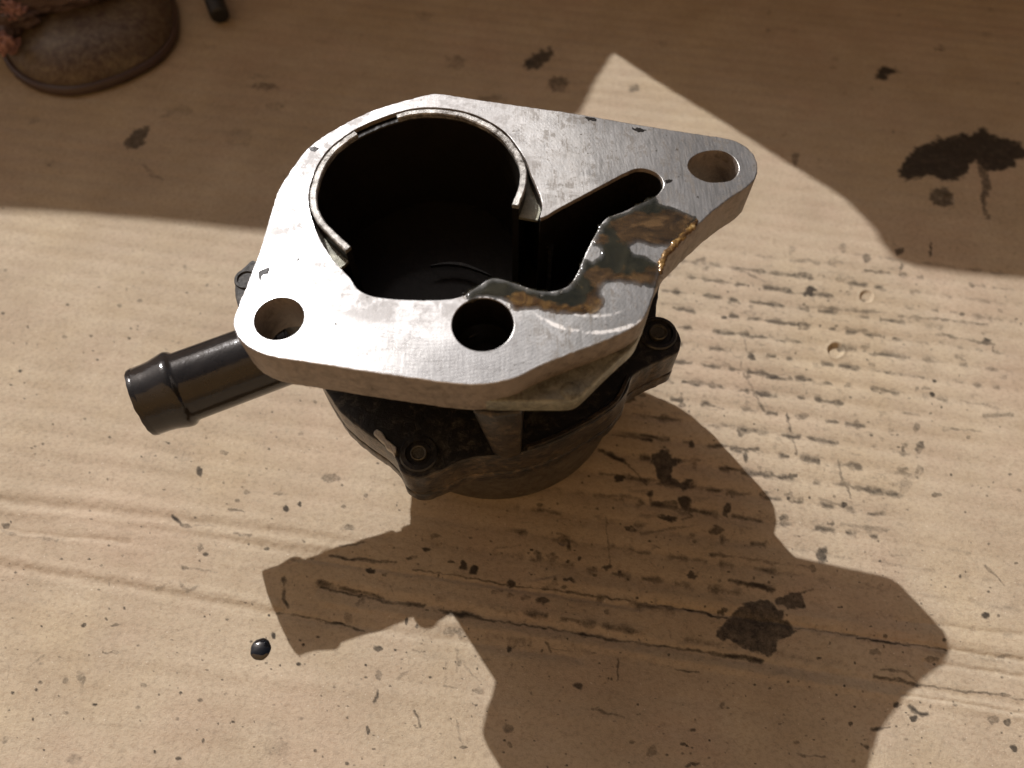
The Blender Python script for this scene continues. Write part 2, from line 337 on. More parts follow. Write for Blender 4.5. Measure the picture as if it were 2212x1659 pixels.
for a in [(740,210,25,18,.95),(1000,320,28,38,.95),(1062,352,26,30,.95),(1325,435,25,28,.95),(345,345,20,20,.85),(445,385,16,18,.7),(820,385,8,16,.8),(1540,565,50,20,.85),(1605,260,34,38,.5),(1717,285,15,14,.9),(1795,265,16,16,.9),(1515,240,20,46,.6),(1985,330,42,20,.85),(1715,418,36,12,.8),(1620,440,30,34,.4),(1980,635,20,15,.5),(1310,890,15,18,.95),(665,740,15,14,.8),(592,695,14,24,.9),(900,770,40,36,.4),(975,785,46,34,.45),(395,890,22,14,.8),(410,1065,22,20,.7),(380,1215,14,52,.7),(340,1445,12,26,.8),(1090,1180,34,24,.4),(980,1572,30,14,.7),(1790,1140,34,30,.85),(1300,1435,36,34,.6),(640,255,40,14,.7),(800,110,50,14,.6),(900,292,26,12,.8),(200,690,40,46,.35),(2150,65,36,12,.8),(1240,505,50,18,.4),(1330,525,34,16,.5),(1430,535,36,20,.45),(1340,860,36,26,.5),(1400,860,40,8,.5),(1895,922,22,9,.8),(1150,960,60,10,.4),(960,985,26,20,.4),(1310,1550,14,24,.6),(1690,465,20,10,.7)]: spot(z4, *a)
for l, w, a in [([(1000,215),(1045,255),(1100,265)],18,.9),([(1050,505),(1150,520),(1250,532)],13,.6),([(1320,165),(1400,178)],9,.65),([(1350,310),(1440,322)],11,.55),([(1040,600),(1080,650),(1140,615)],24,.35),([(1110,255),(1240,270)],14,.35),([(900,620),(990,595)],9,.35),([(0,290),(100,320),(330,345)],14,.25),([(250,1010),(150,1095)],7,.3),([(1640,570),(1630,690),(1660,740)],20,.85),([(1850,590),(2212,680)],26,.8),([(1900,440),(2212,470)],10,.8),([(1590,770),(1800,790),(2100,865)],8,.85),([(1960,380),(2100,360)],8,.5)]: line(z8, l, w, a)
for a in [(25,262,22,14,.75),(1645,165,14,18,.95),(1727,138,12,16,.95),(1150,385,16,26,.5),(655,985,42,12,.5),(665,840,26,9,.5),(460,1140,22,46,.45),(375,1150,24,20,.6),(485,835,14,13,.85),(715,735,8,8,.9),(238,845,7,7,.9),(612,800,8,10,.6),(550,1295,16,10,.95),(187,1377,8,10,.9),(70,1222,12,9,.9),(830,1180,20,12,.5),(895,1565,8,12,.9),(1175,1500,10,14,.8),(25,1500,18,22,.5),(1550,1440,90,70,.14),(1600,1550,90,60,.22),(1575,898,16,18,.95),(2132,520,26,16,.95),(2180,970,24,14,.8),(2160,1250,12,36,.85),(2130,1440,10,24,.85),(350,452,10,6,.8),(513,452,9,7,.9),(625,380,7,8,.8),(585,497,8,8,.7),(1020,995,5,5,.9),(270,770,20,18,.3),(1750,350,14,10,.7),(2010,270,36,24,.5),(2190,1120,20,24,.6),(2085,700,30,20,.5),(1415,70,14,24,.4),(420,1610,60,26,.3),(1830,905,10,8,.8),(1748,950,8,8,.9),(1770,560,8,8,.7),(1615,80,40,12,.4),(2110,90,14,12,.6)]: spot(z8, *a)
for a in [(710,310,14,14,.5),(110,450,20,13,.7),(665,1600,24,34,.9),(820,1470,28,22,.5),(35,1360,11,10,.8),(480,705,36,14,.35),(400,1450,120,50,.12),(290,1500,60,40,.2),(540,1500,60,50,.18),(1360,1340,24,14,.3),(300,120,40,14,.15),(1570,1640,70,30,.5),(1140,1440,8,8,.8),(50,80,30,10,.15),(560,190,16,16,.3),(770,950,6,6,.5)]: spot(z3, *a)

CREASE = [  # valleys (negative) and raised bands (positive) running with the flutes: points, half width px, height mm
    ([(0,1221),(300,1272),(593,1325),(900,1372),(1250,1420)], 20, -.4), ([(0,1200),(300,1252),(593,1306)], 16, .40),
    ([(691,1270),(1382,1386),(1645,1431),(2212,1522)], 18, -.4), ([(691,1300),(1382,1412),(2212,1548)], 12, .30), ([(0,1145),(691,1248),(1382,1363)], 14, .25),
    ([(0,1082),(300,1110),(768,1172)], 20, -.38), ([(0,1058),(300,1086),(768,1150)], 18, .3), ([(0,1100),(300,1132),(700,1180)], 14, .40),
    ([(130,1118),(400,1150),(700,1205)], 18, -.28), ([(0,1142),(130,1158),(280,1170)], 11, -.35),
    ([(1382,1299),(2042,1401),(2212,1427)], 10, -.45), ([(900,1225),(1382,1275),(2212,1405)], 14, .25), ([(640,1205),(900,1240),(1382,1312)], 11, -.3),
    ([(1950,1500),(2212,1541)], 10, -.5), ([(2000,1430),(2212,1462)], 12, -.4), ([(0,1390),(700,1480),(1400,1560)], 22, .18),
    ([(1940,1340),(2212,1372)], 12, -.3), ([(0,960),(400,1010)], 22, .2)]
PITS = [(1805, 757, 17, -1.1), (1872, 640, 14, -.7), (1215, 1170, 9, -.4), (2050,430,12,-.4)]

def build_cardboard():
    xs = np.arange(-130, 2345, 2.35); ys = np.arange(-40, 1710, 2.35)
    PX, PY = np.meshgrid(xs, ys)
    r = np.stack([(PX - CX) / FOC, -(PY - CY) / FOC, -np.ones_like(PX)], -1) @ RW.T
    G = CAM + r * (-CAM_H / r[..., 2:3]); X, Y = G[..., 0].copy(), G[..., 1].copy()
    a, b = on_ground(691, 1270), on_ground(2212, 1520); d = unit((b - a)[:2]); nrm = np.array([-d[1], d[0]])
    S = X * nrm[0] + Y * nrm[1]; T = X * d[0] + Y * d[1]
    lam = .0074
    n1 = np.zeros_like(X)
    def vnoise(sx, sy, seed):                # smooth value noise on the sheet's own directions
        g = np.random.default_rng(seed).random((400, 400)); u = (T / sx) + 97.3; v = (S / sy) + 61.7
        iu, iv = np.floor(u).astype(int), np.floor(v).astype(int); fu, fv = u - iu, v - iv
        fu, fv = fu*fu*(3-2*fu), fv*fv*(3-2*fv); iu %= 399; iv %= 399
        return (g[iu, iv]*(1-fu)*(1-fv) + g[iu+1, iv]*fu*(1-fv) + g[iu, iv+1]*(1-fu)*fv + g[iu+1, iv+1]*fu*fv)
    ph = (S + .0006 * (vnoise(.05, .05, 1) - .5)) / lam
    saw = np.cos(2 * np.pi * ph)
    amp = (.05 + .13 * vnoise(.07, .04, 2)) * (1 - .65 * np.clip((PY - 1180) / 180, 0, 1))
    amp = amp + .12 * np.clip(1 - np.hypot((PX - 1700) / 520, (PY - 850) / 420), 0, 1) * 2
    Z = amp * saw * np.where(saw < 0, 1.0, .6) + .5 * (vnoise(.11, .05, 3) - .5) + .10 * (vnoise(.012, .004, 4) - .5) + .035 * (vnoise(.0022, .0016, 5) - .5)
    st = np.zeros_like(X); wet = np.zeros_like(X)
    warp_x = 10 * (vnoise(.004, .004, 11) - .5) + 9 * (vnoise(.0014, .0011, 12) - .5) + 4 * (vnoise(.0007, .0006, 18) - .5)
    warp_y = 8 * (vnoise(.004, .003, 13) - .5) + 9 * (vnoise(.0013, .0011, 14) - .5) + 4 * (vnoise(.0006, .0006, 19) - .5)
    QX, QY = PX + warp_x, PY + warp_y
    fine = vnoise(.0012, .0009, 15); fine2 = vnoise(.0035, .0014, 16); fine3 = vnoise(.0007, .0006, 17)
    def sl(x0, x1, y0, y1, pad=14):
        i0, i1 = np.searchsorted(ys, [y0 - pad, y1 + pad]); j0, j1 = np.searchsorted(xs, [x0 - pad, x1 + pad])
        return slice(i0, i1), slice(j0, j1)
    def seg(qx, qy, pts):
        best = np.full(qx.shape, 1e9); tt = np.zeros(qx.shape)
        for (ax, ay), (bx, by) in zip(pts[:-1], pts[1:]):
            L2 = (bx-ax)**2 + (by-ay)**2 + 1e-9; t = np.clip(((qx-ax)*(bx-ax) + (qy-ay)*(by-ay)) / L2, 0, 1)
            dd = np.hypot(qx - ax - t*(bx-ax), qy - ay - t*(by-ay)); best = np.minimum(best, dd)
        return best
    def smooth(v): v = np.clip(v, 0, 1); return v*v*(3-2*v)
    for pts, al, w, soft in POLY:
        q = np.array(pts); s = sl(q[:,0].min(), q[:,0].max(), q[:,1].min(), q[:,1].max()); qx, qy = QX[s], QY[s]
        ins = np.zeros(qx.shape, bool)
        for i in range(len(q)):
            (x1, y1), (x2, y2) = q[i-1], q[i]; c = ((y1 > qy) != (y2 > qy))
            ins ^= c & (qx < (x2-x1) * (qy-y1) / (y2-y1+1e-12) + x1)
        dd = seg(qx, qy, [tuple(p) for p in q] + [tuple(q[0])]); sd = np.where(ins, dd, -dd)
        v = smooth((sd + soft) / (2*soft)); st[s] = np.maximum(st[s], v * al * (.93 + .1*fine[s])); wet[s] = np.maximum(wet[s], v * w)
    for pts, w, al, wt in LINE:
        q = np.array(pts); s = sl(q[:,0].min()-w, q[:,0].max()+w, q[:,1].min()-w, q[:,1].max()+w)
        dd = seg(PX[s] + warp_x[s]*.5, PY[s] + warp_y[s]*.5, pts)
        ww = w * .5 * (.35 + 1.3 * fine2[s]) + .6
        v = smooth(1.15 - dd / (ww + 1.5)) * (.45 + .75 * fine2[s]); st[s] = np.maximum(st[s], np.clip(v * al * 1.05, 0, 1))
    for x, y, rx, ry, al, wt in SPOT:
        s = sl(x-rx*1.5, x+rx*1.5, y-ry*1.5, y+ry*1.5)
        k = min(1.0, max(rx, ry) / 12)
        dd = np.hypot((PX[s] + warp_x[s]*k - x) / rx, (PY[s] + warp_y[s]*k - y) / ry)
        v = smooth((1.25 - dd) * 2.0) * (.6 + .5 * fine[s] if al < .8 else 1.0); st[s] = np.maximum(st[s], v * al)
    # dirt caught along the flutes right of the pump, in broken dashes
    fl = ph - np.floor(ph); near = np.exp(-((fl - .5 + .05*(vnoise(.004,.02,31)-.5)) / (.07 + .17*vnoise(.0016,.006,32)**1.5)) ** 2)
    def zone(x0, x1, y0, y1, e=90): return smooth((PX-x0)/e+.5) * smooth((x1-PX)/e+.5) * smooth((PY-y0)/e+.5) * smooth((y1-PY)/e+.5)
    zn = np.maximum(zone(1350, 1960, 560, 1180), .55 * zone(1500, 2190, 560, 900)); zn = np.maximum(zn, .7 * zone(1100, 1700, 1060, 1400)); zn = np.maximum(zn, .28 * zone(900, 2212, 1150, 1450, 60))
    dash = smooth((vnoise(.0030, .0045, 21) - .36) * 4) * (.45 + .75 * vnoise(.0017, .001, 22))
    st = np.maximum(st, np.clip(near * dash * zn * .92, 0, .8))
    st = np.maximum(st, .22 * smooth((fine2 * fine - .38) * 5) * (zn * .9 + .12))
    # scattered flecks
    for k in range(1150):
        if k < 700: x, y = rng.uniform(0, 2212), rng.uniform(520, 1659)
        elif k < 950: x, y = rng.uniform(850, 2100), rng.uniform(1050, 1659)
        else: x, y = rng.uniform(0, 2212), rng.uniform(60, 1659)
        rr = rng.choice([1.6, 2.0, 2.6, 4.0], p=[.45, .3, .18, .07]); e = rng.uniform(.6, 1.8); al = rng.uniform(.3, .95) * (.5 if y < 600 else 1)
        s = sl(x-rr*3, x+rr*3, y-rr*3, y+rr*3, 2)
        if PX[s].size == 0: continue
        dd = np.hypot((PX[s]-x)/(rr*e), (PY[s]-y)/rr); st[s] = np.maximum(st[s], smooth((1.3-dd)*1.6) * al)
    # hair-fine scuffs
    for k in range(130):
        x, y = rng.uniform(0, 2212), rng.uniform(560, 1659); an = rng.normal(.15, .6) if rng.random() < .6 else rng.normal(1.3, .4); L = rng.uniform(10, 45)
        pts = [(x, y), (x+L*math.cos(an), y+L*math.sin(an)), (x+L*1.6*math.cos(an+.3), y+L*1.6*math.sin(an+.3))]
        q = np.array(pts); s = sl(q[:,0].min(), q[:,0].max(), q[:,1].min(), q[:,1].max(), 5)
        if PX[s].size == 0: continue
        dd = seg(PX[s], PY[s], pts); st[s] = np.maximum(st[s], smooth(1.4 - dd/1.8) * rng.uniform(.08, .32) * fine3[s] * 1.3)
    for pts, w, h in CREASE:
        q = np.array(pts, float); s = sl(q[:,0].min()-20, q[:,0].max()+20, q[:,1].min()-w*2, q[:,1].max()+w*2, 30)
        dd = seg(PX[s], PY[s] + warp_y[s]*.4, pts)
        Z[s] += h * np.exp(-(dd / (w * (.55 if h < 0 else .8)))**2)
    for x, y, rr, h in PITS:
        s = sl(x-2*rr, x+2*rr, y-2*rr, y+2*rr); dd = np.hypot((PX[s]-x)/rr, (PY[s]-y)/(rr*.9)); Z[s] += h * smooth((1.1-dd)*3) - h*.25*np.exp(-((dd-1.15)/.2)**2)
    # flat and settled right under the pump's drum
    bc = np.array(PUMP_W(BASE_C * 0))
    dd = np.hypot(X - bc[0], Y - bc[1]); Z -= .1; Z = np.where(dd < .06, np.minimum(Z, 0.02), Z)
    ny, nx = X.shape
    co = np.stack([X, Y, Z * MM], -1).reshape(-1, 3).astype(np.float32)
    idx = np.arange(ny * nx).reshape(ny, nx)
    quads = np.stack([idx[:-1, :-1], idx[1:, :-1], idx[1:, 1:], idx[:-1, 1:]], -1).reshape(-1, 4)
    # skirt: the rest of the sheet, coarse
    corners = [(-1.1, -.35), (-1.1, 1.0), (1.1, 1.0), (1.1, -.35)]
    nv = len(co); extra = np.array([[x, y, 0] for x, y in corners], np.float32)
    co = np.concatenate([co, extra])
    me = bpy.data.meshes.new('cardboard')
    top = idx[0, :]; bot = idx[-1, :]; lef = idx[:, 0]; rig = idx[:, -1]
    tris = []
    for arr, c in ((top, None), ):
        for i in range(nx - 1): tris.append((arr[i], arr[i+1], nv+1 if i < nx//2 else nv+2))
    tris.append((top[nx//2], nv+2, nv+1))
    for i in range(nx - 1): tris.append((bot[i+1], bot[i], nv if i < nx//2 else nv+3))
    tris.append((bot[nx//2], nv, nv+3))
    for i in range(ny - 1): tris.append((lef[i+1], lef[i], nv+1 if i < ny//2 else nv))
    tris.append((lef[ny//2], nv+1, nv))
    for i in range(ny - 1): tris.append((rig[i], rig[i+1], nv+2 if i < ny//2 else nv+3))
    tris.append((rig[ny//2], nv+3, nv+2))
    tris = np.array(tris)
    me.vertices.add(len(co)); me.vertices.foreach_set('co', co.ravel())
    nl = quads.size + tris.size; me.loops.add(nl); me.loops.foreach_set('vertex_index', np.concatenate([quads.ravel(), tris.ravel()]).astype(np.int32))
    npoly = len(quads) + len(tris); me.polygons.add(npoly)
    ls = np.concatenate([np.arange(len(quads)) * 4, len(quads)*4 + np.arange(len(tris)) * 3]).astype(np.int32)
    me.polygons.foreach_set('loop_start', ls); me.update(calc_edges=True)
    for nm, arr in (('stain', st), ('wet', wet)):
        at = me.attributes.new(nm, 'FLOAT', 'POINT'); at.data.foreach_set('value', np.concatenate([arr.ravel(), np.zeros(4)]).astype(np.float32))
    me.shade_smooth()
    t = NT('corrugated_cardboard')
    A = t.new('ShaderNodeAttribute', attribute_name='stain').outputs['Fac']; Wt = t.new('ShaderNodeAttribute', attribute_name='wet').outputs['Fac']
    ang = math.atan2(d[1], d[0])
    fib = t.noise(1, 5, .7, src=t.mapping(scale=(800, 1300, 900), rot=(0, 0, -ang)))
    mott = t.noise(38, 6, .65); grain = t.noise(2400, 3, .7); band = t.noise(1, 3, .6, src=t.mapping(scale=(4, 150, 10), rot=(0, 0, -ang)))
    col = t.mix(t.ramp(mott, [(.3, 0.0), (.7, 1.0)]), (.322, .259, .182), (.410, .341, .246))
    hue = t.ramp(t.noise(22, 4, .6), [(.35, (1.0, .985, .93)), (.5, (.985, .985, .985)), (.65, (1.0, .955, .97))]); col = t.mix(.8, col, t.mix(1.0, col, hue, 'MULTIPLY'))
    spk = t.ramp(t.noise(700, 5, .8), [(.36, .72), (.5, 1.0), (.66, 1.07)]); col = t.mix(.7, col, t.mix(1.0, col, spk, 'MULTIPLY'))
    col = t.mix(t.math('MULTIPLY', t.ramp(band, [(.35, 0.0), (.65, 1.0)]), .12), col, (.34, .245, .155))
    col = t.mix(t.math('MULTIPLY', t.ramp(fib, [(.32, 0.0), (.5, 1.0)]), 1.0), t.mix(.34, col, (.20, .13, .075)), col)
    specks = t.ramp(t.noise(1500, 2, .5), [(.70, 0.0), (.76, 1.0)])
    col = t.mix(t.math('MULTIPLY', specks, .35), col, (.75, .68, .58))
    brn = t.ramp(t.noise(220, 5, .7, dist=.8), [(.60, 0.0), (.74, 1.0)])
    col = t.mix(t.math('MULTIPLY', brn, .22), col, (.15, .095, .055))
    dk = t.mix(Wt, (.026, .021, .016), (.007, .0065, .006))
    dk = t.mix(t.ramp(t.noise(420, 5, .7), [(.5, 0.0), (.75, .22)]), dk, (.045, .039, .034))
    er = t.math('SUBTRACT', t.noise(1150, 4, .75, dist=.6), .5); er2 = t.math('SUBTRACT', t.noise(330, 5, .7), .5)
    body = t.math('MULTIPLY', t.math('MULTIPLY', A, t.math('SUBTRACT', 1.03, A)), 4.2)
    A2 = t.math('ADD', A, t.math('MULTIPLY', t.math('ADD', er, er2), body))
    col = t.mix(t.ramp(A2, [(.06, 0.0), (.5, .5), (1.0, .97)]), col, dk)
    n = t.bump(grain, .8, .00014); n = t.bump(fib, .6, .00016, n); n = t.bump(t.noise(260, 5, .7), .5, .0004, n); n = t.bump(mott, .3, .0008, n)
    rr = t.math('SUBTRACT', .88, t.math('MULTIPLY', Wt, .50))
    t.set(color=col, rough=rr, normal=n, spec=.25)
    o = link('cardboard', me, t.m); tag(o, 'brown corrugated cardboard sheet spotted with black oil stains', kind='structure'); return o

# pump axes -> world
R_P = np.stack([RW @ EX, RW @ EY, RW @ (-DN)], 1)
ORG = CAM + R_P @ (BASE_C * MM)
def PUMP_W(p): return ORG + R_P @ (np.array(p, float) * MM)
build_cardboard()

gm = mat_simple('rough_concrete', (.26, .25, .23), .9, 0, ((60, .5, .004),))
mesh_obj('ground', [(-60, -60, -.006), (60, -60, -.006), (60, 60, -.006), (-60, 60, -.006)], [(0, 1, 2, 3)], gm)['kind'] = 'structure'

# ---------------------------------------------------------------- added unseen wall, its edge cut to cast the shade over the far sheet
def build_shade_wall():
    yb, th = .46, .0025
    edge = [(-900, 432), (-400, 438), (0, 455), (180, 463), (380, 480), (560, 500), (760, 512), (900, 470), (1020, 400), (1140, 330), (1255, 240), (1286, 174), (1325, 112),
            (1420, 176), (1560, 262), (1700, 352), (1820, 425), (1888, 492), (1900, 520), (1935, 560), (1990, 578), (2080, 590), (2212, 600), (2500, 612), (3300, 640), (5000, 690), (8000, 760)]
    prof = []
    for x, y in edge:
        G = on_ground(x, y); t = (yb - G[1]) / (-LW[1]); prof.append((G[0] - LW[0] * t, -LW[2] * t))
    loop = [(x, z) for x, z in prof] + [(prof[-1][0], .001), (prof[0][0], .001)]; n = len(loop)
    V = [(x, yb + s_ * th, z) for s_ in (0, 1) for x, z in loop]
    tr = tessellate_polygon([[Vector((x, z, 0)) for x, z in loop]])
    Fc = [tuple(t_) for t_ in tr] + [tuple(k + n for k in t_) for t_ in tr] + [(k, (k+1) % n, (k+1) % n + n, k + n) for k in range(n)]
    o = mesh_obj('shade_wall', V, Fc, mat_simple('shade_wall_cardboard', (.34, .25, .16), .85, 0, ((300, .3, .0006),)), smooth=False)
    tag(o, 'added cardboard wall out of view, cut to shade the far end of the sheet', 'cardboard wall')
build_shade_wall()

# added tan wall with a plinth, out of view, bouncing warm sun into the shadows
def bounce_wall():
    y = -1.15
    def box(x0, x1, y0, y1, z0, z1):
        V = [(x, yy, z) for z in (z0, z1) for yy in (y0, y1) for x in (x0, x1)]
        return V, [(0,1,3,2),(4,6,7,5),(0,4,5,1),(2,3,7,6),(0,2,6,4),(1,5,7,3)]
    rt = bpy.data.objects.new('bounce_wall', None); SC.collection.objects.link(rt); rt.location = (0, y, 0)
    tag(rt, 'added tall tan wall behind the camera, out of view, bouncing warm light', 'wall')
    m_ = mat_simple('tan_render', (.50, .30, .125), .9, 0, ((40, .5, .004), (400, .4, .001)))
    V, F_ = box(-4, 4, -.3, 0, .35, 3.2); mesh_obj('wall_face', V, F_, m_, rt, smooth=False)
    V, F_ = box(-4, 4, -.3, .04, -.006, .35); mesh_obj('plinth', V, F_, mat_simple('plinth', (.32, .21, .11), .9), rt, smooth=False)
bounce_wall()

# ---------------------------------------------------------------- the vacuum pump
root = bpy.data.objects.new('vacuum_pump', None); SC.collection.objects.link(root); root.empty_display_size = .02
root.matrix_world = Matrix([[*R_P[0], ORG[0]], [*R_P[1], ORG[1]], [*R_P[2], ORG[2]], [0, 0, 0, 1]])
tag(root, 'oily metal vacuum pump with bright machined flange and black hose nozzle, standing on the cardboard', 'pump')
zf = lambda d: -d - BASE_C[2]      # height above the base for a depth below the lens

OUT = [(946,202),(1040,216),(1130,229),(1250,246),(1375,268),(1500,288),(1575,300),(1608,314),(1630,336),(1637,362),(1630,388),(1608,408),(1566,436),(1524,471),(1487,506),(1453,540),(1435,570),(1421,606),(1412,635),(1402,664),(1390,688),(1368,708),(1321,731),(1240,762),(1164,793),(1110,818),(1060,829),(1008,832),(930,823),(790,803),(657,782),(610,775),(570,765),(537,750),(516,732),(507,715),(504,700),(508,680),(524,637),(545,585),(563,534),(575,494),(587,454),(598,420),(612,392),(632,362),(659,326),(684,304),(734,273),(780,249),(822,232),(884,214),(925,204)]
out = resample(P2(OUT, 130), .7)
out = jitter(jitter(out, .16, .9), .08, 3.1, 5)
MOUTH = [(756,601),(774,626),(809,641),(884,648),(969,647),(1002,638),(1035,617),(1065,601),(1112,612),(1162,628),(1203,628),(1231,615),(1249,587),(1268,543),(1287,506),(1309,473),(1345,458),(1381,441),(1418,423),(1433,402),(1427,382),(1406,368),(1377,364),(1350,374),(1300,400),(1255,424),(1210,448),(1168,470),(1172,449),(1168,425),(1158,400),(1147,375),(1138,350),(1118,317),(1089,283),(1047,257),(1000,240),(937,232),(885,236),(825,254),(765,281),(712,320),(687,355),(674,387),(667,417),(667,440),(678,485),(696,526),(721,563),(744,588)]
mouth = resample(P2(MOUTH, 130), .7)
mouth = jitter(mouth, .08, 1.7, 3)
def ell(cx, cy, rx_px, ry_px, depth, n=48, sup=2.0, rot=0):
    l = []
    for k in range(n):
        a = 2*math.pi*k/n; c, s = math.cos(a), math.sin(a)
        u = rx_px * math.copysign(abs(c)**(2/sup), c); v = ry_px * math.copysign(abs(s)**(2/sup), s)
        l.append((cx + u*math.cos(rot) - v*math.sin(rot), cy + u*math.sin(rot) + v*math.cos(rot)))
    return P2(l, depth)
def circ(c, r, n=48): return [np.array([c[0] + r*math.cos(2*math.pi*k/n), c[1] + r*math.sin(2*math.pi*k/n)]) for k in range(n)]
h1 = circ(on_pump(603, 688, 130)[:2], 4.95); h2 = circ(on_pump(1043, 700, 130)[:2], 6.15)
SLOT = [(1486,362),(1490,345),(1510,331),(1540,325),(1566,328),(1586,341),(1596,360),(1592,378),(1578,390),(1545,394),(1525,392),(1500,380)]
h3 = resample(P2(SLOT, 130), .8)
lf = RW @ LIGHT; lp = R_P.T @ lf                      # light in pump axes
sh_ = np.array([lp[0], lp[1]]) / -lp[2] * 11.0
c3 = np.mean(h3, 0)
h3b = [p + sh_ * (.22 if np.dot(p - c3, sh_) > 0 else .1) * min(1, max(0, .5 + np.dot(p - c3, sh_) / (5 * np.linalg.norm(sh_)))) for p in h3]
flange = slab('flange', out, [mouth, h1, h2, h3], zf(130), zf(141.2), M_ALU, root, bev=.28, hole_bottoms=[None, None, None, h3b], hole_bev=.12)
flange.data.materials.append(M_SIDE)
flange['label'] = 'bright machined aluminium flange with four openings'
for p in flange.data.polygons:                        # sides and underside are as cast
    if p.normal.z < .6: p.material_index = 1

# lower ledge along the front right edge
LED = [(960,840),(1008,858),(1060,867),(1118,868),(1180,868),(1232,867),(1248,861),(1262,850),(1297,815),(1335,779),(1371,745),(1386,715),(1393,688),(1330,690),(1200,740),(1080,790)]
ledge = slab('flange_ledge', resample(P2(LED, 137), .8), [], zf(137), zf(141.6), M_LEDGE, root, bev=.5)
b = on_pump(1232, 842, 136.6)
V = []; Fc = []
# raised round casting mark on the ledge
led_dot = lathe('casting_mark', [(0, .5), (1.3, .45), (1.9, .1), (2.1, -.3)], M_LEDGE, root, 32); led_dot.location = (b[0]*MM, b[1]*MM, zf(137)*MM)

# worn rim of the bore: two arcs with a broken gap, standing just proud of the groove
RIM = [(746,542),(728,526),(703,501),(684,479),(671,448),(670,417),(678,385),(690,357),(715,323),(749,295),(765,285)]
RIM2 = [(856,248),(887,240),(937,237),(1000,245),(1046,262),(1087,288),(1115,320),(1134,354),(1138,385),(1133,413),(1121,445)]
bc = np.array([-19.8, 113.6]) - BASE_C[:2]
def wall_strip(name, path, w, zt, zb, mat, j=0.05, bev=.25):
    pts = resample(path, .6, closed=False); pts = jitter(pts, j, 1.3, 9)
    V, Fc = [], []; n = len(pts)
    for i, p in enumerate(pts):
        d_ = unit(bc - p); q = p + d_ * w; zz = zt + .12 * noise.noise(Vector((p[0]*.8, p[1]*.8, 2)))
        for (x, y), z in ((p, zb), (p, zz - bev), (p + d_*bev, zz), (q - d_*bev, zz), (q, zz - bev), (q, zb)): V.append((x*MM, y*MM, z*MM))
    for i in range(n - 1):
        for k in range(5): Fc.append((i*6+k, (i+1)*6+k, (i+1)*6+k+1, i*6+k+1))
    Fc += [tuple(range(6)), tuple((n-1)*6 + k for k in range(5, -1, -1))]
    return mesh_obj(name, V, Fc, mat, root)
P2l = lambda l, d: [np.array(p) for p in P2(l, d)]
wall_strip('bore_rim', P2l(RIM, 130), 1.5, zf(129.7), zf(130.9), M_RIM, .12)
wall_strip('bore_rim', P2l(RIM2, 130), 1.5, zf(129.7), zf(130.9), M_RIM, .12)
# cylinder wall below the rim (dark, oily), and the broken lower stretch between the arcs
full = P2l(RIM, 130) + P2l([(810,264)], 130) + P2l(RIM2, 130)
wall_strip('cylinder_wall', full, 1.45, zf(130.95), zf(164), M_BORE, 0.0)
# groove floor between mouth and rim
groove_out = offset(mouth, .02)
arc = resample(full, .6, closed=False)
V, Fc = [], []
for p in arc:
    q = p + unit(p - bc) * 4.2; V += [(p[0]*MM, p[1]*MM, zf(133.6)*MM), (q[0]*MM, q[1]*MM, zf(133.6)*MM), (q[0]*MM, q[1]*MM, zf(134.4)*MM), (p[0]*MM, p[1]*MM, zf(134.4)*MM)]
for i in range(len(arc) - 1):
    for k in range(4): Fc.append((i*4+k, (i+1)*4+k, (i+1)*4+(k+1) % 4, i*4+(k+1) % 4))
Fc += [(0, 1, 2, 3), tuple(len(V)-1-k for k in range(4))]
mesh_obj('groove', V, Fc, M_LEDGE, root, smooth=False)

# lining of the pump chamber
def lining(name, loop, zt, zb, mat):
    V, Fc = [], []; n = len(loop)
    for p in loop: V += [(p[0]*MM, p[1]*MM, zt*MM), (p[0]*MM, p[1]*MM, zb*MM)]
    for i in range(n): j = (i + 1) % n; Fc.append((2*i, 2*i+1, 2*j+1, 2*j))
    return mesh_obj(name, V, Fc, mat, root)
mz = mouth
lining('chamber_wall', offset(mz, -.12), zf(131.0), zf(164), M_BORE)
cas = offset(mz, 3.2)
slab('casing', jitter(resample(cas[::6], 1.2), .2, .5), [offset(mz, .3)], zf(141.3), zf(165.2), M_TOP, root, bev=.3)
flo = offset(mz, 2.0)
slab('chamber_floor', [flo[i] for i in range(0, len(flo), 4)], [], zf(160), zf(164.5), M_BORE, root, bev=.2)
# thin vane edge glinting low in the chamber
vp_ = P2l([(930,573),(965,568),(1000,571),(1035,583),(1060,594)], 156)
va = resample(vp_, .5, closed=False); V, Fc = [], []
for i, p in enumerate(va):
    w = .08 + .35 * math.sin(math.pi * i / (len(va) - 1))
    V += [(p[0]*MM, (p[1]+w)*MM, zf(156)*MM), (p[0]*MM, (p[1]-w)*MM, zf(156)*MM), (p[0]*MM, (p[1]-w)*MM, zf(157)*MM), (p[0]*MM, (p[1]+w)*MM, zf(157)*MM)]
for i in range(len(va) - 1):
    for k in range(4): Fc.append((i*4+k, (i+1)*4+k, (i+1)*4+(k+1) % 4, i*4+(k+1) % 4))
mesh_obj('vane', V, Fc, M_TOP, root)

# sleeves under the two bolt holes
for h, r in ((h1, 4.95), (h2, 6.15)):
    c = np.mean(h, 0); s = lathe('bolt_sleeve', [(r - .06, 0), (r - .06, -9.5), (r*.55, -13), (0, -13.2)] if r > 5 else [(r + .05, 0), (r + .05, -9.5), (r + 1.2, -9.6), (r + 1.2, 0)], M_BORE if r > 5 else M_SIDE, root, 48)
    s.location = (c[0]*MM, c[1]*MM, zf(130.4 if r > 5 else 131.2)*MM)
    if r > 5: pass

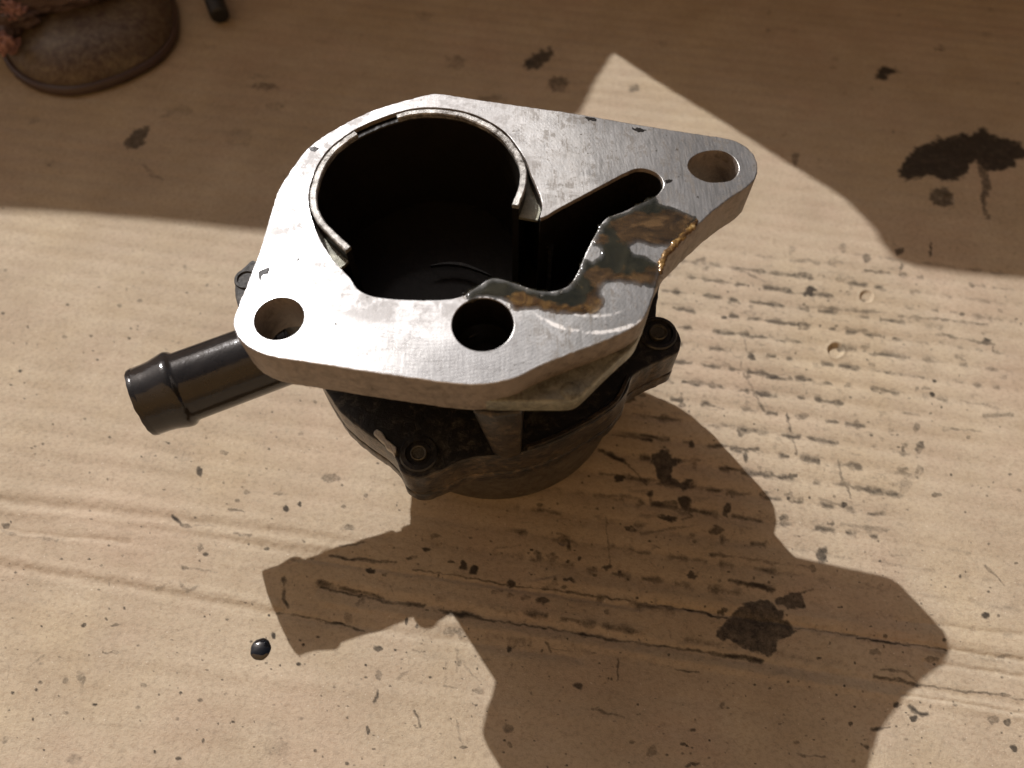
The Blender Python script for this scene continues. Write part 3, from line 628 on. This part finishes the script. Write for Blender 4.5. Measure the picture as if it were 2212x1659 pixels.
# mounting plate with screw ears
PL = [(1418,690),(1440,695),(1459,707),(1469,725),(1471,745),(1465,760),(1438,775),(1400,792),(1368,812),(1356,842),(1338,868),(1320,887),(1266,922),(1204,954),(1125,981),(1065,987),(1030,990),(996,998),(967,1012),(930,1027),(905,1034),(880,1029),(864,1014),(855,990),(832,965),(783,930),(756,909),(731,885),(707,848)]
plf = P2l(PL, 165)
EAR = P2l([(560,760),(530,730),(510,700),(512,665),(505,635),(508,603),(524,577),(552,562),(585,556)], 165)
cb = np.array([0.0, 0.0])
back = [cb + 47 * np.array([math.cos(math.radians(a)), math.sin(math.radians(a))]) for a in range(200, 14, -12)]
plate_l = resample(plf + back, .9)
plate_l = jitter(plate_l, .15, .6, 4)
plate = slab('mounting_plate', plate_l, [], zf(165), zf(175.2), M_TOP, root, bev=.45)
plate.data.materials.append(M_BODY)
for p in plate.data.polygons:
    if p.normal.z < .5: p.material_index = 1
gk = jitter(offset(plate_l, -1.0), .25, 1.1, 8)
slab('gasket', gk, [], zf(175.1), zf(176.1), M_BORE, root, bev=.1)
cov = jitter(offset(plate_l, .12), .2, .5, 6)
slab('end_cover', cov, [], zf(176.0), zf(180.5), M_BODY, root, bev=.6)
lathe('drum', [(R_DRUM + 1.0, zf(180.3)), (R_DRUM + .2, zf(185)), (R_DRUM - .1, zf(190)), (R_DRUM - .1, zf(207)), (R_DRUM, zf(210.4)), (R_DRUM - .6, zf(211.6)), (R_DRUM - 2.2, zf(212)), (27, zf(212)), (25.5, zf(210.5)), (0.01, zf(210.4))], M_DRUM, root, 160)
# the rim of the casting, raised round the plate's front right edge
rimpts = P2l([(1362,820),(1340,866),(1320,885),(1266,920),(1204,951),(1140,975)], 165); V, Fc = [], []
rp = resample(rimpts, .8, closed=False)
for i, p in enumerate(rp):
    d_ = unit(-p); hh = 1.3 + .3*noise.noise(Vector((p[0]*.4, p[1]*.4, 1))); ww = 1.1
    V += [((p+d_*.25)[0]*MM, (p+d_*.25)[1]*MM, (zf(165)-.2)*MM), ((p+d_*.35)[0]*MM, (p+d_*.35)[1]*MM, (zf(165)+hh)*MM), ((p+d_*ww)[0]*MM, (p+d_*ww)[1]*MM, (zf(165)+hh)*MM), ((p+d_*(ww+.6))[0]*MM, (p+d_*(ww+.6))[1]*MM, (zf(165)-.2)*MM)]
for i in range(len(rp) - 1):
    for k in range(3): Fc.append((i*4+k, (i+1)*4+k, (i+1)*4+k+1, i*4+k+1))
Fc += [(0, 1, 2, 3), tuple(len(V)-1-k for k in range(4))]
mesh_obj('casting_rim', V, Fc, M_BODY, root)

# ears: raised boss, screw end in a counter-sunk ring
def ear(px, py, r, rs, boss=True):
    c = on_pump(px, py, 165)
    bo = lathe('screw_boss', [(r*.98, -1.2), (r*.97, .35), (r*.90, .75), (rs*1.75, .8), (rs*1.6, .15), (rs*1.15, .1), (rs*1.1, -.6)], M_TOP, root, 56)
    bo.location = (c[0]*MM, c[1]*MM, zf(165)*MM)
    sc = lathe('screw', [(rs*1.08, -.6), (rs*1.08, .95), (rs*.96, 1.15), (rs*.80, 1.05), (rs*.76, .85), (0.01, .85)], M_SCREW, bo, 40)
ear(905, 981, 4.6, 1.75); ear(1421, 721, 4.9, 2.1); 
# bright chipped edge beside the front ear
chip = resample(P2l([(808,936),(816,930),(826,936),(836,950),(850,962),(858,972),(853,986),(846,978),(838,972),(826,956),(814,946)], 164.7), .4)
slab('chipped_edge', jitter(chip, .2, 2, 3), [], zf(163.9), zf(165.3), M_CHIP, root, bev=.25)

# column between flange and plate
def column(top, bot, zt, zb, mat, name='column'):
    V = [(x*MM, y*MM, zt*MM) for x, y in top] + [(x*MM, y*MM, zb*MM) for x, y in bot]; n = len(top)
    Fc = [(i, (i+1) % n, n + (i+1) % n, n + i) for i in range(n)] + [tuple(range(n)), tuple(range(2*n-1, n-1, -1))]
    o = mesh_obj(name, V, Fc, mat, root, smooth=False)
    bv = o.modifiers.new('bevel', 'BEVEL'); bv.width = .0009; bv.segments = 3
    o.data.shade_smooth(); return o
tL, tM, tR = [on_pump(x, y, 141)[:2] for x, y in ((1020,890), (1070,898), (1126,892))]
bL, bM, bR = [on_pump(x, y, 165)[:2] for x, y in ((1066,982), (1098,992), (1126,983))]
column([tL, tM, tR, tR + (1, 14), tL + (0, 14)], [bL, bM, bR, bR + (1, 14), bL + (-2, 14)], zf(141.3), zf(165.3), M_BODY)

# hose nozzle: hollow, with end bead
def nozzle():
    A = on_pump(309, 869, 168); B = on_pump(560, 776, 168)
    ax = unit(B - A); prof = [(5.93, 43), (5.62, 1.2), (6.03, .2), (6.86, 0.0), (8.42, .5), (8.63, 1.2), (8.68, 3.2), (8.89, 5.0), (9.57, 7.8), (9.67, 8.8), (9.36, 9.6), (8.94, 10.0), (8.74, 10.6), (8.74, 34.5), (8.58, 34.8), (8.11, 35.2), (8.11, 43)]
    o = lathe('hose_nozzle', prof, M_TUBE, root, 96, sharp=28)
    o.rotation_mode = 'QUATERNION'; o.rotation_quaternion = Vector(ax).to_track_quat('Z', 'Y'); o.location = Vector(A) * MM
    # ragged moulding lip on the end
    lip = lathe('moulding_lip', [(8.2, .15), (8.5 , -.25), (8.68, .5), (8.55, 1.0)], M_TUBE, o, 90)
    for v in lip.data.vertices:
        a = math.atan2(v.co.y, v.co.x); v.co.z += .00022 * noise.noise(Vector((math.cos(a)*4, math.sin(a)*4, 0)))
    return o
nozzle()
# collar where the nozzle enters the casting
A = on_pump(309, 869, 168); B = on_pump(560, 776, 168); ax = unit(B - A)
co_ = lathe('nozzle_collar', [(7.9, 0), (8.6, .2), (8.8, 1.0), (8.8, 9), (7.2, 9)], M_TUBE, root, 48)
co_.rotation_mode = 'QUATERNION'; co_.rotation_quaternion = Vector(ax).to_track_quat('Z', 'Y'); co_.location = Vector(A + ax * 37) * MM
hb = resample(P2l([(632,690),(648,772),(700,790),(735,788),(750,760),(715,690),(650,668)], 165), 1.5)
slab('hidden_sun_block', jitter(hb, .2, .5, 6), [], zf(141.4), zf(165.1), M_TOP, root, bev=.5)  # added hidden block that keeps direct sun off the plate
# nub of the casting behind the left edge of the flange
nb = resample(P2l([(548,560),(527,574),(512,590),(506,612),(507,640),(513,660),(512,672),(503,684),(508,700),(540,700),(600,640),(600,600)], 153), .8)
slab('side_lug', jitter(nb, .12, 1, 2), [], zf(153), zf(160), M_LUG, root, bev=.8)
rl = on_pump(532, 603, 153); rg = lathe('lug_ring', [(1.9, -.2), (2.1, .35), (2.7, .4), (2.9, -.2)], M_LUG, root, 40); rg.location = (rl[0]*MM, rl[1]*MM, zf(153)*MM)

# ---------------------------------------------------------------- oil lying on the flange
def film(name, px, h, mat, depth=130, edge=.9, hole=None, step=.33, zones=None):
    """thin pool: a height field whose rim dips below the metal, so it meets it in a rounded, wetted edge"""
    lp_ = [np.array(resample(P2l(l, depth), .5)) for l in [px] + ([hole] if hole else [])]
    a_, b_ = lp_[0].min(0) - 1, lp_[0].max(0) + 1
    xs = np.arange(a_[0], b_[0], step); ys = np.arange(a_[1], b_[1], step); X, Y = np.meshgrid(xs, ys)
    wx = np.array([[noise.noise(Vector((x*.55, y*.55, 3))) + .5*noise.noise(Vector((x*1.6, y*1.6, 7))) for x in xs] for y in ys])
    wy = np.array([[noise.noise(Vector((x*.55, y*.55, 13))) + .5*noise.noise(Vector((x*1.6, y*1.6, 17))) for x in xs] for y in ys])
    QX, QY = X + wx*.55, Y + wy*.55
    ins = np.zeros(X.shape, bool); dist = np.full(X.shape, 1e9)
    for q in lp_:
        for i in range(len(q)):
            (x1, y1), (x2, y2) = q[i-1], q[i]; c = ((y1 > QY) != (y2 > QY)); ins ^= c & (QX < (x2-x1)*(QY-y1)/(y2-y1+1e-12) + x1)
            L2 = (x2-x1)**2 + (y2-y1)**2 + 1e-12; t = np.clip(((QX-x1)*(x2-x1) + (QY-y1)*(y2-y1))/L2, 0, 1); dist = np.minimum(dist, np.hypot(QX-x1-t*(x2-x1), QY-y1-t*(y2-y1)))
    u = np.clip(dist/edge, 0, 1); Z = np.where(ins, h*np.sqrt(1-(1-u)**2) + h*.12*wx*u, -np.minimum(dist, .4)*.35)
    keep = (ins | (dist < step*1.2)); ny, nx = X.shape; vid = -np.ones(X.shape, int); V, Fc, at = [], [], []
    for i in range(ny-1):
        for k in range(nx-1):
            if ins[i, k] or ins[i+1, k] or ins[i, k+1] or ins[i+1, k+1]:
                f_ = []
                for (a, b) in ((i, k), (i, k+1), (i+1, k+1), (i+1, k)):
                    if vid[a, b] < 0: vid[a, b] = len(V); at.append((a, b)); V.append((X[a, b]*MM, Y[a, b]*MM, (zf(depth)+Z[a, b])*MM))
                    f_.append(int(vid[a, b]))
                Fc.append(tuple(f_))
    o = mesh_obj(name, V, Fc, mat, sharp=180)
    a_ = o.data.attributes.new('rim', 'FLOAT', 'POINT'); a_.data.foreach_set('value', np.array([dist[a, b] if ins[a, b] else 0.0 for a, b in at], np.float32))
    for key, polys in (zones or {}).items():           # where the oil lies thin and shows brown or amber
        val = np.zeros(X.shape)
        for l in polys:
            q = np.array(resample(P2l(l, depth), .6)); i2 = np.zeros(X.shape, bool); d2 = np.full(X.shape, 1e9); RX, RY = X + wx*1.0, Y + wy*1.0
            for i in range(len(q)):
                (x1, y1), (x2, y2) = q[i-1], q[i]; c = ((y1 > RY) != (y2 > RY)); i2 ^= c & (RX < (x2-x1)*(RY-y1)/(y2-y1+1e-12) + x1)
                d2 = np.minimum(d2, np.hypot(RX-x1, RY-y1))
            val = np.maximum(val, np.clip(.5 + np.where(i2, d2, -d2)/1.5, 0, 1))
        a_ = o.data.attributes.new(key, 'FLOAT', 'POINT'); a_.data.foreach_set('value', np.array([val[a, b] for a, b in at], np.float32))
    return o

def mat_oil():
    t = NT('engine_oil_film')
    T = t.new('ShaderNodeAttribute', attribute_name='brown').outputs['Fac']; A = t.new('ShaderNodeAttribute', attribute_name='amber').outputs['Fac']
    a = t.noise(130, 5, .6, dist=1.6); b_ = t.noise(240, 4, .6, dist=1.0); sw = t.noise(1, 4, .6, src=t.mapping(scale=(110, 210, 100), rot=(0, 0, .5)), dist=2.2)
    olive = t.ramp(a, [(.35, (.010, .011, .008)), (.65, (.024, .023, .015))])
    brown = t.ramp(sw, [(.34, (.020, .013, .007)), (.52, (.050, .029, .012)), (.66, (.105, .062, .026))])
    amber = t.ramp(b_, [(.34, (.04, .02, .008)), (.46, (.060, .034, .013)), (.60, (.14, .083, .028)), (.70, (.38, .25, .09)), (.80, (.10, .05, .02))])
    jit = t.math('MULTIPLY', t.math('SUBTRACT', t.math('ADD', a, b_), 1.0), .7)
    E_ = t.new('ShaderNodeAttribute', attribute_name='rim').outputs['Fac']
    col = t.mix(t.ramp(t.math('ADD', T, jit), [(.15, 0.0), (.95, 1.0)]), olive, brown)
    col = t.mix(t.ramp(t.math('ADD', A, jit), [(.15, 0.0), (.85, 1.0)]), col, amber)
    al = t.math('SUBTRACT', t.math('ADD', t.ramp(t.math('ADD', t.math('MULTIPLY', E_, .5), t.math('MULTIPLY', jit, .5)), [(.0, .42), (.7, 1.0)]), .06), t.math('MULTIPLY', T, .22))
    return t.set(color=col, rough=.10, metal=0.0, spec=.3, alpha=al, normal=t.bump(a, .2, .0005))
def mat_amber():
    t = NT('amber_oil')
    a = t.noise(330, 5, .6, dist=1.4)
    col = t.ramp(a, [(.34, (.035, .018, .008)), (.48, (.13, .07, .022)), (.58, (.30, .18, .055)), (.66, (.52, .38, .18)), (.72, (.12, .06, .02))])
    return t.set(color=col, rough=.16, metal=.35, normal=t.bump(a, .12, .0004), coat=.5, coatr=.06)
M_OIL, M_AMB = mat_oil(), mat_amber()
for l_ in ([(556,601),(570,580),(584,573),(577,590),(566,598),(560,614)], [(1437,392),(1445,386),(1452,388),(1448,395),(1440,398)], [(668,322),(680,316),(690,320),(683,326),(672,327)], [(722,700),(726,697),(729,700),(725,703)], [(640,560),(646,557),(648,563),(642,565)], [(1262,253),(1275,254),(1290,259),(1272,261)], [(1366,275),(1385,278),(1398,284),(1378,285)]):
    g_ = film('nick_oil_spot', l_, .03, M_BORE, edge=.2, step=.12); g_.parent = root  # thin dark films standing in for nicks and notches, plus an oil dot
def place(o, label, cat='oil'):
    o.matrix_world = root.matrix_world.copy(); tag(o, label, cat); return o
o = film('oil_puddle', [(1006,636),(1036,616),(1068,602),(1112,613),(1162,629),(1203,629),(1232,616),(1251,588),(1262,560),(1280,566),(1292,558),(1298,545),(1288,530),(1278,534),(1284,512),(1311,474),(1345,460),(1383,442),(1415,426),(1424,438),(1446,446),(1470,455),(1500,468),(1508,480),(1488,502),(1462,524),(1434,534),(1404,532),(1378,524),(1362,532),(1368,546),(1404,558),(1425,575),(1424,604),(1408,622),(1372,616),(1330,612),(1300,622),(1305,660),(1285,676),(1240,680),(1180,672),(1140,668),(1113,672),(1098,655),(1070,645),(1043,642),(1015,650)], .30, M_OIL, zones=dict(
    brown=[[(1318,488),(1350,470),(1385,455),(1412,462),(1440,458),(1492,470),(1490,508),(1455,528),(1428,536),(1400,534),(1370,524),(1345,530),(1330,505)], [(1262,592),(1290,580),(1330,588),(1380,592),(1430,570),(1425,610),(1395,618),(1350,616),(1310,616),(1305,650),(1285,680),(1265,650),(1280,620)], [(1280,520),(1300,505),(1315,515),(1300,530)]],
    amber=[[(1096,660),(1100,645),(1112,634),(1135,630),(1150,643),(1185,652),(1240,660),(1285,645),(1300,652),(1296,680),(1255,690),(1205,684),(1160,680),(1113,680)]]))
place(o, 'dark oil puddle with brown and amber patches, on the flange beside the middle bolt hole')
o = film('amber_oil_seam', [(1504,473),(1509,482),(1480,512),(1456,540),(1438,566),(1430,590),(1422,588),(1424,560),(1446,528),(1468,503),(1490,482)], .30, M_AMB, edge=.5, step=.22)
place(o, 'narrow golden oil seam along the right edge of the flange')
t = NT('clear_bubble'); M_BUB = t.set(color=(.9, .88, .8), rough=.03, trans=1.0, ior=1.35)
for i, (x, y, where) in enumerate([(1097,660,'left end of the amber smear'), (1260,669,'right end of the amber smear'), (1167,640,'dark oil below the opening'), (1002,638,'left tip of the oil puddle'), (1245,614,'oil at the lower corner of the opening'), (1210,632,'oil edge just under the opening')]):
    p = on_pump(x, y, 130); bb = lathe('oil_bubble', [(.42*math.cos(a), .42*math.sin(a)) for a in np.linspace(0, math.pi/2*.99, 9)], M_BUB, None, 20)
    bb.matrix_world = root.matrix_world @ Matrix.Translation((p[0]*MM, p[1]*MM, (zf(130)+.33)*MM)); tag(bb, 'tiny round oil bubble on the ' + where, 'bubble', 'bubbles in the oil on the flange')

# ---------------------------------------------------------------- oil drop on the sheet
def drop():
    c = on_ground(563, 1402); n = 40; prof = [(1.0, 0), (.98, .12), (.9, .3), (.74, .5), (.5, .66), (.25, .74), (0.001, .76)]
    a_, b_ = on_ground(541, 1402), on_ground(586, 1402); rx = np.linalg.norm(b_ - a_) / 2; a_, b_ = on_ground(563, 1379), on_ground(563, 1427); ry = np.linalg.norm(b_ - a_) / 2
    V, Fc = [], []
    for r, z in prof:
        for k in range(n):
            a = 2*math.pi*k/n; j = 1 + .02*math.sin(5*a+1) + .012*math.sin(9*a); V.append((rx*r*j*math.cos(a), ry*r*j*math.sin(a), z*.0013))
    for i in range(len(prof)-1):
        for k in range(n): Fc.append((i*n+k, i*n+(k+1) % n, (i+1)*n+(k+1) % n, (i+1)*n+k))
    o = mesh_obj('oil_drop', V, Fc, mat_simple('black_oil', (.006, .007, .009), .05, 0, ((300, .1, .0003),), 1.0), sharp=80)
    o.location = Vector(c) + Vector((0, 0, -.0001)); tag(o, 'glossy round black oil drop on the cardboard left of the pump shadow', 'oil drop')
drop()

# ---------------------------------------------------------------- dirty machine part in the far left corner
def far_part():
    base = [(20,150),(47,180),(94,203),(156,211),(219,199),(281,177),(344,142),(381,98),(389,56),(380,5),(350,-40),(280,-70),(190,-70),(100,-40),(40,10),(10,70),(4,115)]
    loop = resample([on_ground(x, y)[:2] / MM for x, y in base], 2.0); c = np.mean(loop, 0)
    rt = bpy.data.objects.new('machine_part', None); SC.collection.objects.link(rt); rt.location = (c[0]*MM, c[1]*MM, 0)
    tag(rt, 'dirty oval metal housing with dark rim and crusty rust lump, in the far left corner', 'machine part')
    loop = [p - c for p in loop]
    mat = mat_cast('dull_olive_metal', (.09, .07, .042), (.19, .15, .09), .1, .45, .5, (.05, .026, .016), .2)
    drk = mat_simple('dark_rubber_rim', (.06, .035, .026), .5, 0, ((400, .3, .0005),))
    def rings(name, prof, m_):
        V, Fc = [], []; n = len(loop)
        for s, z in prof:
            for p in loop: V.append((p[0]*s*MM, p[1]*s*MM, z*MM))
        for i in range(len(prof)-1):
            for k in range(n): Fc.append((i*n+k, i*n+(k+1) % n, (i+1)*n+(k+1) % n, (i+1)*n+k))
        return mesh_obj(name, V, Fc, m_, rt, sharp=60)
    rings('rim', [(.97, 0), (1.0, .8), (1.0, 2.4), (.985, 3.4), (.955, 3.8), (.93, 3)], drk)
    rings('housing', [(.95, 2.5), (.935, 5), (.90, 8), (.83, 11.0), (.70, 13.5), (.5, 15.5), (.25, 16), (.001, 16)], mat)
    crust = mat_cast('rusty_crust', (.09, .05, .045), (.24, .14, .12), .1, .6, .50, (.02, .02, .012), .2)
    def lump(name, x, y, h, r, sc_, rot, m_, sub=5, am=.35, fr=2.2):
        bm = bmesh.new(); bmesh.ops.create_icosphere(bm, subdivisions=sub, radius=1)
        for v in bm.verts:
            k = 1 + am * noise.fractal(v.co * fr + Vector((x, y, 0)), .8, 2.0, 5); v.co *= k
        me = bpy.data.meshes.new(name); bm.to_mesh(me); bm.free(); me.shade_smooth(); ob = link(name, me, m_, rt)
        g = on_ground(x, y, h); ob.location = Vector(g) - rt.location; ob.scale = [s * r for s in sc_]; ob.rotation_euler = (0, 0, rot)
        return ob
    lump('crust', 90, -14, .021, .023, (1.25, .34, .4), math.radians(24), crust, 6, .28)
    lump('crust', 0, 34, .017, .012, (1.2, .9, .6), math.radians(10), crust, 5)
    pk = mat_cast('pinkish_rust', (.30, .15, .13), (.50, .28, .24), .0, .5, .2, (.08, .04, .03), .2)
    lump('rusty_knob', 36, 101, .010, .0036, (1.3, .7, .8), .7, pk, 5, .3)
    lump('rusty_knob', 24, 26, .020, .0046, (1.2, 1.0, .8), .2, pk, 5, .45, 3.5)
    lump('rusty_knob', 4, 92, .016, .004, (1, 1, 1), .2, pk, 4, .4)
    return rt
far_part()

def rod():
    a = on_ground(476, 36, .004); b_ = on_ground(430, -90, .012); L = np.linalg.norm(b_ - a)
    o = lathe('black_rod', [(0.01, 0), (3.4, .1), (4.1, .8), (4.2, 2), (4.2, L/MM - 1), (3.5, L/MM), (0.01, L/MM)], mat_simple('black_rubber', (.012, .012, .012), .6), None, 40)
    o.rotation_mode = 'QUATERNION'; o.rotation_quaternion = Vector(b_ - a).to_track_quat('Z', 'Y'); o.location = Vector(a)
    tag(o, 'short black rubber-ended rod lying at the top edge, beside the oval housing', 'rod')
rod()
